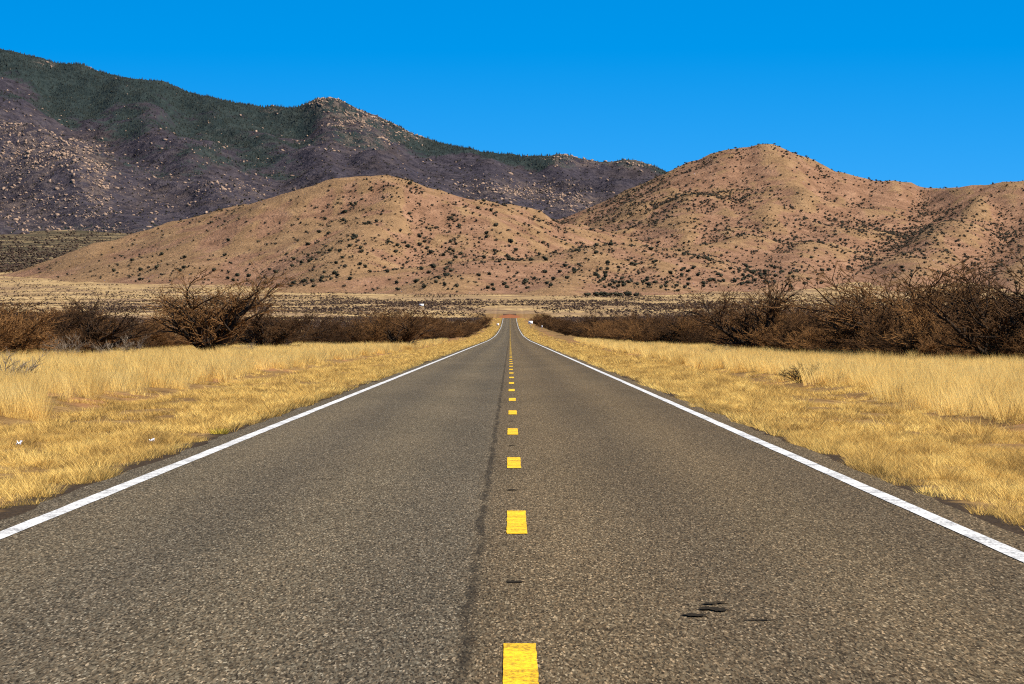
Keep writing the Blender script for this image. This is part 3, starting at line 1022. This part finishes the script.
put(212, 232, OPEN[0], (1.2, 1.2, 1.25), 'tall open bare mesquite with spreading dark branches, tallest left of the road')
put(80, 196, OPEN[1], (0.95, 0.95, 0.80), 'bare mesquite with pale grey lower branches rising from tall grass at far left')
put(20, 205, OPEN[2], (1.0, 1.0, 0.78), 'bare dark mesquite at the left edge of the view behind tall grass')
put(268, 262, OPEN[1], (0.95, 0.95, 0.85), 'bare mesquite leaning right beside the tallest one left of the road')
put(400, 342, OPEN[2], (0.85, 0.85, 0.95), 'small upright bare tree standing above the left thicket, nearest the road')
put(1016, 141, OPEN[0], (1.05, 1.05, 1.08), 'tall bare mesquite with thick dark limbs at the right edge of the view')
put(985, 160, DENSE[0], (1.2, 1.2, 1.15), 'dense brown mesquite beside the tall one at the right edge', rz=1)
put(900, 176, OPEN[2], (1.15, 1.15, 1.15), 'tall bare mesquite whose thin pale upper twigs rise above the right thicket')
put(765, 225, OPEN[1], (1.0, 1.0, 1.15), 'open bare mesquite with dark crooked limbs in the middle of the right thicket')
put(690, 300, OPEN[0], (0.85, 0.85, 0.8), 'bare mesquite standing a little above the right thicket, left of the open one')
put(604, 640, OPEN[1], (1.0, 1.0, 1.1), 'lone bare tree poking above the far part of the right thicket')

LAB_L = ('leafless brown mesquite bush in the thicket along the left of the road', 'mesquite thicket left of the road')
LAB_R = ('leafless brown mesquite bush in the thicket along the right of the road', 'mesquite thicket right of the road')


def row(pts_y, pts_x, off, jit, y0, y1, step_f, lab, kinds, hs, limit, minstep=3.2):
    yv = y0; c = 0
    while yv < y1 and c < limit:
        xc = np.interp(yv, pts_y, pts_x)
        xx = xc + math.copysign(off, xc) + rg.normal(0, jit)
        m_ = kinds[int(rg.integers(len(kinds)))]
        s = hs * (rg.uniform(0.66, 1.2) if yv < 420 else rg.choice([rg.uniform(0.6, 1.05), rg.uniform(1.0, 1.5)], p=[0.72, 0.28]))
        w = s * rg.uniform(0.95, 1.25)
        thing_bush('mesquite_bush', m_, (xx, yv, gz1(xx, yv) - 0.05), rg.uniform(0, 6.28), (w, w, s), lab[0], 'mesquite', lab[1])
        yv += max(minstep, step_f * yv) * rg.uniform(0.8, 1.2); c += 1
    return c


LY, LX = [150, 300, 335, 420, 900, 1430, 1900], [-28, -25, -14.5, -13.5, -13, -12.5, -12]
RY, RX = [120, 160, 216, 345, 600, 880, 1200, 1500, 1900], [22.5, 20.5, 18.5, 16, 16, 17.5, 16, 14, 13]
cnt = 0
cnt += row(LY, LX, 0, 1.0, 166, 330, 0.023, LAB_L, DENSE + LOW, 0.9, 60)
cnt += row(LY, LX, 0, 0.8, 330, 1720, 0.028, LAB_L, DENSE, 0.92, 90, 5)
cnt += row(LY, LX, 6, 1.5, 172, 420, 0.045, LAB_L, DENSE, 0.72, 50, 6)
cnt += row(RY, RX, 0, 0.9, 128, 330, 0.023, LAB_R, DENSE + LOW, 0.9, 60, 3.6)
cnt += row(RY, RX, 0, 0.9, 330, 1720, 0.028, LAB_R, DENSE, 1.05, 90, 5)
cnt += row(RY, RX, 5, 1.5, 132, 420, 0.045, LAB_R, DENSE, 0.80, 60, 6)
print('bushes', cnt)

# everything behind the front rows: one mass of the same brush (stuff)
Vb = []; Fb = []; b = 0
tmp = []
for k in range(3):
    li, tw = grow(760 + k, 3.0, 6, 2, kids=(2, 3), twig_r=0.022, thick=0.05, lean=(0.15, 1.1))
    v, f = tubes(li + tw, 3)
    v = v * (3.0 / np.percentile(v[:, 2], 99.5))
    tmp.append((v, f))
P = []
for side, (py, pxx) in ((-1, (LY, LX)), (1, (RY, RX))):
    yv = 130.0
    while yv < 1700:
        xc = abs(np.interp(yv, py, pxx))
        for q in range(1 if yv > 900 else 2):
            P.append((side * (xc + 11 + 9 * q + rg.uniform(-3, 3)), yv + rg.uniform(-2, 2)))
        yv += max(4.5, 0.022 * yv)
P = np.array(P)
s = rg.uniform(0.75, 1.1, len(P))
o = link('brush_thicket', scatter_mesh('brush_thicket', tmp, np.stack([P[:, 0], P[:, 1], ground_z(P[:, 0], P[:, 1]) - 0.05], -1), np.stack([s * 1.2, s * 1.2, s * np.where(P[:, 1] < 600, 0.52, 0.70)], -1), rg.uniform(0, 6.28, len(P)), M_TWIG))
tag(o, 'tangled brown brush behind the front rows of bushes', 'brush', kind='stuff')

# dead shrubs and fallen branches in the tall grass
WIRY = bush_meshes(790, 1.1, 7, 2, 1.3, bark=M_PALE, twig=M_PALE, kids=(1, 3), twig_r=0.006, thick=0.016, lean=(0.2, 1.1))
WIRY2 = bush_meshes(791, 0.9, 8, 2, 1.6, bark=M_BARK, twig=M_BARK, kids=(1, 3), twig_r=0.006, thick=0.014, lean=(0.3, 1.2))
HEAP = bush_meshes(792, 0.9, 12, 2, 2.2, bark=M_PALE, twig=M_PALE, kids=(2, 3), twig_r=0.008, thick=0.03, lean=(0.9, 1.5))


def put2(name, u, d, meshes, sc, label, cat):
    xx = (u - U0) * d / F
    return thing_bush(name, meshes, (xx, d, gz1(xx, d)), rg.uniform(0, 6.28), (sc,) * 3, label, cat)


put2('dead_shrub', 4, 92, WIRY, 1.0, 'small pale wiry dead shrub in tall grass at the left edge', 'shrub')
put2('dead_shrub', 120, 180, WIRY, 1.3, 'pale grey dead branches spreading low in front of the far left mesquite', 'shrub')
put2('dead_shrub', 62, 178, WIRY, 1.4, 'pale dead shrub of upright stems under the far left mesquite', 'shrub')
put2('fallen_branch', 248, 225, HEAP, 0.9, 'pale heap of fallen dead branches right of the tallest left mesquite', 'dead wood')
put2('fallen_branch', 722, 205, HEAP, 0.75, 'pale fallen dead branches at the foot of the right thicket', 'dead wood')
put2('dead_shrub', 712, 185, WIRY2, 0.8, 'dark wiry shrub in the grass left of the pale fallen branches', 'shrub')
put2('dead_shrub', 800, 108, WIRY2, 0.72, 'thin dark wiry shrub standing in the right tall grass', 'shrub')
put2('dead_shrub', 826, 118, WIRY2, 0.6, 'smaller wiry shrub right of the thin dark one in the right tall grass', 'shrub')


# ------------------------------------------------------------------ grasses
def blades(n, x, y, z, hgt, wid, lean_a, lean, bend, segs, rng):
    """curved tapering blades; returns verts, list of face arrays"""
    fa = rng.uniform(0, math.pi, n)
    wx = np.cos(fa) * wid * 0.5; wy = np.sin(fa) * wid * 0.5
    lx = np.cos(lean_a); ly = np.sin(lean_a)
    rows = []
    for k in range(segs):
        t = k / segs
        o = (lean * t + bend * t * t) * hgt
        zz_ = z + hgt * t * (1 - 0.25 * bend * t)
        w = 1 - 0.55 * t
        cx = x + lx * o; cy = y + ly * o
        rows.append(np.stack([cx - wx * w, cy - wy * w, zz_], -1)); rows.append(np.stack([cx + wx * w, cy + wy * w, zz_], -1))
    o = (lean + bend) * hgt
    rows.append(np.stack([x + lx * o, y + ly * o, z + hgt * (1 - 0.25 * bend)], -1))
    V = np.stack(rows, 1)
    m_ = 2 * segs + 1
    base = (np.arange(n) * m_)[:, None]
    quads = []
    for k in range(segs - 1):
        quads.append(base + np.array([[2 * k, 2 * k + 1, 2 * k + 3, 2 * k + 2]]))
    tri = base + np.array([[2 * segs - 2, 2 * segs - 1, 2 * segs]])
    return V.reshape(-1, 3), ([np.concatenate(quads)] if quads else []) + [tri]


def grass_mat(name, dark, mid, lite, tr, speckle=0.5, stretch=(1, 1, 1), sc=0.5):
    m = Mat(name, 0.8, 0.15)
    a = m.noise(sc, 5, 0.7, stretch)
    b_ = m.noise(22, 2, 0.6)
    f = m.math('ADD', m.math('MULTIPLY', a, 1 - speckle), m.math('MULTIPLY', b_, speckle))
    c = m.ramp(f, [(0.34, dark), (0.5, mid), (0.66, lite)])
    m.color(c)
    return m.translucent(c, tr).m


M_TALL = grass_mat('tall_straw', (0.52, 0.335, 0.095), (0.82, 0.575, 0.185), (0.92, 0.70, 0.27), 0.5, 0.2)
M_MOWN = grass_mat('mown_straw', (0.18, 0.102, 0.032), (0.60, 0.385, 0.105), (0.88, 0.63, 0.19), 0.3, 0.22, (1.0, 0.16, 1.0), 1.1)
rg = np.random.default_rng(31)


def tuft_field(side, x0f, x1f, d0, d1, dens, per, rad, rng):
    """tuft centres between two curves x0f(d), x1f(d)"""
    n = int(dens * (d1 - d0))
    d = rng.uniform(d0, d1, n)
    a, b_ = x0f(d), x1f(d)
    ok = rng.random(n) < (b_ - a) / np.max(b_ - a)
    d = d[ok]; a = a[ok]; b_ = b_[ok]
    xx = side * (a + (b_ - a) * rng.random(len(d))) - 0.17
    return xx, d


def tall_front(side):
    def f(d):
        base = np.interp(d, [50, 110, 300, 330, 420, 600], [9.75, 10.0, 9.7, 9.7, 10, 11.5]) if side < 0 else np.interp(d, [50, 110, 300, 600], [9.75, 9.6, 9.9, 12])
        return base + 0.8 * vnoise(d / 2.2, d * 0 + side, 7) + 0.5 * vnoise(d / 13, d * 0 + side, 8)
    return f


def tall_back(side):
    if side < 0: return lambda d: np.interp(d, [40, 150, 300, 340, 420, 600], [30, 29, 25, 14, 13, 12.6])
    return lambda d: np.interp(d, [40, 120, 160, 216, 345, 600], [26, 22, 21, 18.5, 16, 15])


Vs = []; Fs4 = []; Fs3 = []; nb = 0


def add(V_, faces):
    global nb
    Vs.append(V_)
    for f in faces:
        (Fs4 if f.shape[1] == 4 else Fs3).append(f + nb)
    nb += len(V_)


for side in (-1, 1):
    for d0, d1, dens, per, wid in [(44, 100, 90, 46, 0.0075), (100, 180, 62, 40, 0.012), (180, 320, 32, 34, 0.019), (320, 620, 9, 26, 0.03)]:
        cx, cd = tuft_field(side, tall_front(side), tall_back(side), d0, d1, dens, per, 0.2, rg)
        patch = fbm(cx / 3.0, cd / 6.0, 3, 33)
        k = patch > -0.11
        cx, cd, patch = cx[k], cd[k], patch[k]
        # the front edge always has its row of big bunches
        fd = np.arange(d0, d1, 0.55 if d0 < 180 else 1.2); fd = fd + rg.uniform(-0.3, 0.3, len(fd))
        fx = side * (tall_front(side)(fd) + 0.15 + 0.4 * rg.random(len(fd))) - 0.17
        kk = fbm(fd / 7.0, fd * 0, 2, 35) > -0.10
        cx = np.concatenate([cx, fx[kk]]); cd = np.concatenate([cd, fd[kk]])
        ht = 0.56 + 0.24 * fbm(cx / 2.5, cd / 5, 3, 34) + rg.uniform(-0.08, 0.10, len(cx))
        ht[-len(fx[kk]):] -= 0.04
        nper = per
        X_ = np.repeat(cx, nper); D_ = np.repeat(cd, nper); T_ = np.repeat(ht, nper)
        n = len(X_)
        an = rg.uniform(0, 6.283, n); rr = 0.17 * np.sqrt(rg.random(n)) * (1 if d0 < 180 else 1.5)
        bx_ = X_ + np.cos(an) * rr; bd_ = D_ + np.sin(an) * rr
        lean = 0.10 + rr * 1.6
        V_, f_ = blades(n, bx_, bd_, ground_z(bx_, bd_) - 0.01, T_ * rg.uniform(0.55, 1.25, n), wid * rg.uniform(0.7, 1.3, n), an + rg.normal(0, 0.5, n), lean, rg.uniform(0.0, 0.35, n), 2, rg)
        add(V_, f_)
o = link('tall_grass', np_mesh('tall_grass', np.concatenate(Vs), [np.concatenate(Fs4), np.concatenate(Fs3)], M_TALL))
tag(o, 'tall golden bunch grass in strips along both sides of the road', 'grass', kind='stuff')
print('tall verts', nb)

# scattered pale bunches behind, between and under the bushes
Vs = []; Fs4 = []; Fs3 = []; nb = 0
for side in (-1, 1):
    e0 = 4.02 if side < 0 else 4.0
    for d0, d1, dens, per, wid, hh in [(24, 50, 260, 34, 0.0045, 0.085), (50, 85, 170, 26, 0.0075, 0.09), (85, 160, 85, 20, 0.013, 0.10), (160, 330, 36, 15, 0.026, 0.11), (330, 700, 12, 12, 0.05, 0.12), (700, 1960, 5, 10, 0.14, 0.15)]:
        lo = lambda d: e0 + 0.16 + 0.16 * vnoise(d / 0.8, d * 0 + side, 9) + 0.13 * vnoise(d / 3.0, d * 0 + side, 10)
        hi = lambda d: np.full_like(d, 10.4)
        cx, cd = tuft_field(side, lo, hi, d0, d1, dens, per, 0.1, rg)
        axx = np.abs(cx + 0.17)
        patch = fbm(cx / 0.9, cd / 1.6, 3, 36) + 0.55 * fbm(cx / 1.1, cd / 16, 3, 37)
        k = patch > -0.03 - 0.5 * np.exp(-((axx - 5.2) / 0.7) ** 2) + 0.34 * np.clip((axx - 7.4) / 1.6, 0, 1)
        cx, cd, patch, axx = cx[k], cd[k], patch[k], axx[k]
        ht = hh * np.clip(1 + 1.3 * patch, 0.45, 2.1) * np.where(rg.random(len(cx)) < 0.03, 1.8, 0.85) * np.where(axx > 8.4, 0.7, 1.0)
        X_ = np.repeat(cx, per); D_ = np.repeat(cd, per); T_ = np.repeat(ht, per)
        n = len(X_)
        an = rg.uniform(0, 6.283, n); rr = 0.10 * np.sqrt(rg.random(n)) * (1 if d0 < 85 else 1.6)
        bx_ = X_ + np.cos(an) * rr; bd_ = D_ + np.sin(an) * rr
        V_, f_ = blades(n, bx_, bd_, ground_z(bx_, bd_) - 0.005, T_ * rg.uniform(0.5, 1.4, n), wid * rg.uniform(0.7, 1.4, n), an + rg.normal(0, 0.6, n), 0.30 + rr * 4.5, rg.uniform(0, 0.7, n), 1 if d0 > 84 else 2, rg)
        add(V_, f_)
o = link('mown_grass', np_mesh('mown_grass', np.concatenate(Vs), [np.concatenate(Fs4), np.concatenate(Fs3)], M_MOWN))
tag(o, 'short dry mown grass of the road verges', 'grass', kind='stuff')
print('mown verts', nb)

# a yellow-green weed by the left edge of the asphalt
n = 160
an = rg.uniform(0, 6.283, n); rr = 0.13 * np.sqrt(rg.random(n))
M_WEED = grass_mat('weed_leaf', (0.24, 0.17, 0.03), (0.48, 0.36, 0.05), (0.66, 0.50, 0.08), 0.2)
V_, f_ = blades(n, np.cos(an) * rr, np.sin(an) * rr, np.zeros(n), rg.uniform(0.04, 0.12, n), np.full(n, 0.010), an, 0.3 + rr * 3, rg.uniform(0, 0.5, n), 2, rg)
xw, yw = (219 - U0) * 51.5 / F, 51.5
o = link('weed', np_mesh('weed', V_, f_, M_WEED), None, (xw, yw, gz1(xw, yw)))
tag(o, 'small yellow weed beside the left edge of the asphalt', 'weed')

# ------------------------------------------------------------------ signs, tank and litter
def box(c, s):
    c = np.array(c); s = np.array(s) / 2
    v = np.array([(i, j, k) for i in (-1, 1) for j in (-1, 1) for k in (-1, 1)]) * s + c
    f = np.array([(0, 1, 3, 2), (4, 6, 7, 5), (0, 4, 5, 1), (2, 3, 7, 6), (0, 2, 6, 4), (1, 5, 7, 3)])
    return v, f


def join(parts):
    V_ = []; F_ = []; b_ = 0
    for v, f in parts:
        V_.append(v); F_.append(f + b_); b_ += len(v)
    return np.concatenate(V_), np.concatenate(F_)


def rounded(w, h, t, r, n=5):
    pts = []
    for cx, cz, a0 in ((w / 2 - r, h / 2 - r, 0), (-w / 2 + r, h / 2 - r, 90), (-w / 2 + r, -h / 2 + r, 180), (w / 2 - r, -h / 2 + r, 270)):
        for q in range(n):
            a = R(a0 + 90 * q / (n - 1)); pts.append((cx + r * math.cos(a), cz + r * math.sin(a)))
    k = len(pts)
    V_ = np.array([(x_, -t / 2, z_) for x_, z_ in pts] + [(x_, t / 2, z_) for x_, z_ in pts])
    fr = np.array([list(range(k)), list(range(2 * k - 1, k - 1, -1))])
    sd = np.array([(q, q + k, (q + 1) % k + k, (q + 1) % k) for q in range(k)])
    return V_, [fr, sd]


def flat(name, col, rough=0.5, metal=0.0):
    m = Mat(name, rough, 0.4)
    m.b.inputs['Metallic'].default_value = metal
    m.color(m.mix(m.math('MULTIPLY', m.noise(5, 4, 0.7), 0.25), col, tuple(v * 0.6 for v in col)))
    return m.m


M_SIGN = flat('sign_white', (0.80, 0.80, 0.82))
M_STEEL = flat('galvanised_steel', (0.42, 0.45, 0.46), 0.45, 0.6)
M_PINK = flat('sign_faded', (0.80, 0.66, 0.62))


def road_sign(name, u, d, w, h, top, mat, label, cat):
    xx = (u - U0) * d / F
    e = empty(name, (xx, d, gz1(xx, d)))
    tag(e, label, cat)
    v, f = box((0, 0, top / 2 - 0.1), (0.09, 0.09, top + 0.2))
    link('post', np_mesh('post', v, f, M_STEEL), e)
    v, f = rounded(w, h, 0.02, 0.08)
    v = v + np.array([0.0, -0.062, top - h / 2])
    link('panel', np_mesh('panel', v, f, mat), e)
    return e


e = road_sign('road_sign', 530.5, 1400, 1.75, 1.15, 2.95, M_SIGN, 'small white road sign on a post at the right roadside far ahead', 'road sign')
road_sign('marker_sign', 497.8, 1440, 1.0, 0.9, 1.5, M_PINK, 'low pale marker sign on the left verge far down the road', 'road sign')
road_sign('marker_sign', 542, 1330, 0.55, 0.8, 1.3, M_SIGN, 'small white marker post beside the right thicket far ahead', 'marker')

# white stock tank far out on the plain: ribbed round wall, rim and water
d = 2480; xx = (421.5 - U0) * d / F
e = empty('stock_tank', (xx, d, gz1(xx, d)))
tag(e, 'small white stock tank in the dark scrub left of the road end', 'tank')
a = np.arange(32) / 32 * 2 * math.pi
prof = [(1.7, 0.0), (1.7, 0.5), (1.76, 0.55), (1.7, 0.6), (1.7, 1.15), (1.6, 1.15), (1.6, 0.9)]
V_ = np.array([(r_ * math.cos(t), r_ * math.sin(t), z_) for r_, z_ in prof for t in a])
F_ = np.array([(k * 32 + q, k * 32 + (q + 1) % 32, (k + 1) * 32 + (q + 1) % 32, (k + 1) * 32 + q) for k in range(len(prof) - 1) for q in range(32)])
link('tank_wall', np_mesh('tank_wall', V_ + np.array([0, 0, 0.4]), F_, M_SIGN), e)
v, f = box((0, 0, 0.2), (3.6, 3.6, 0.42))
link('tank_base', np_mesh('tank_base', v, f, M_STEEL), e)

M_PAPER = flat('white_paper', (0.82, 0.82, 0.86), 0.7)
for u, v_, lab in [(152, 446.5, 'white scrap of paper in the mown grass, nearer the asphalt'), (19, 451, 'white scrap of paper in the mown grass at the left edge')]:
    d = (H + 0.08) * F / (v_ - V0); xx = (u - U0) * d / F
    q = np.random.default_rng(int(u))
    gxp, gyp = np.meshgrid(np.linspace(-0.03, 0.03, 7), np.linspace(-0.03, 0.03, 7))
    gzp = 0.05 + 0.02 * q.normal(size=gxp.shape) + 0.1 * np.abs(gxp)
    gxp = gxp + q.normal(0, 0.006, gxp.shape)
    o = link('paper_scrap', np_mesh('paper_scrap', np.stack([gxp, gyp, gzp], -1).reshape(-1, 3), grid_faces(7, 7), M_PAPER), None, (xx, d, gz1(xx, d) + 0.03))
    tag(o, lab, 'litter')
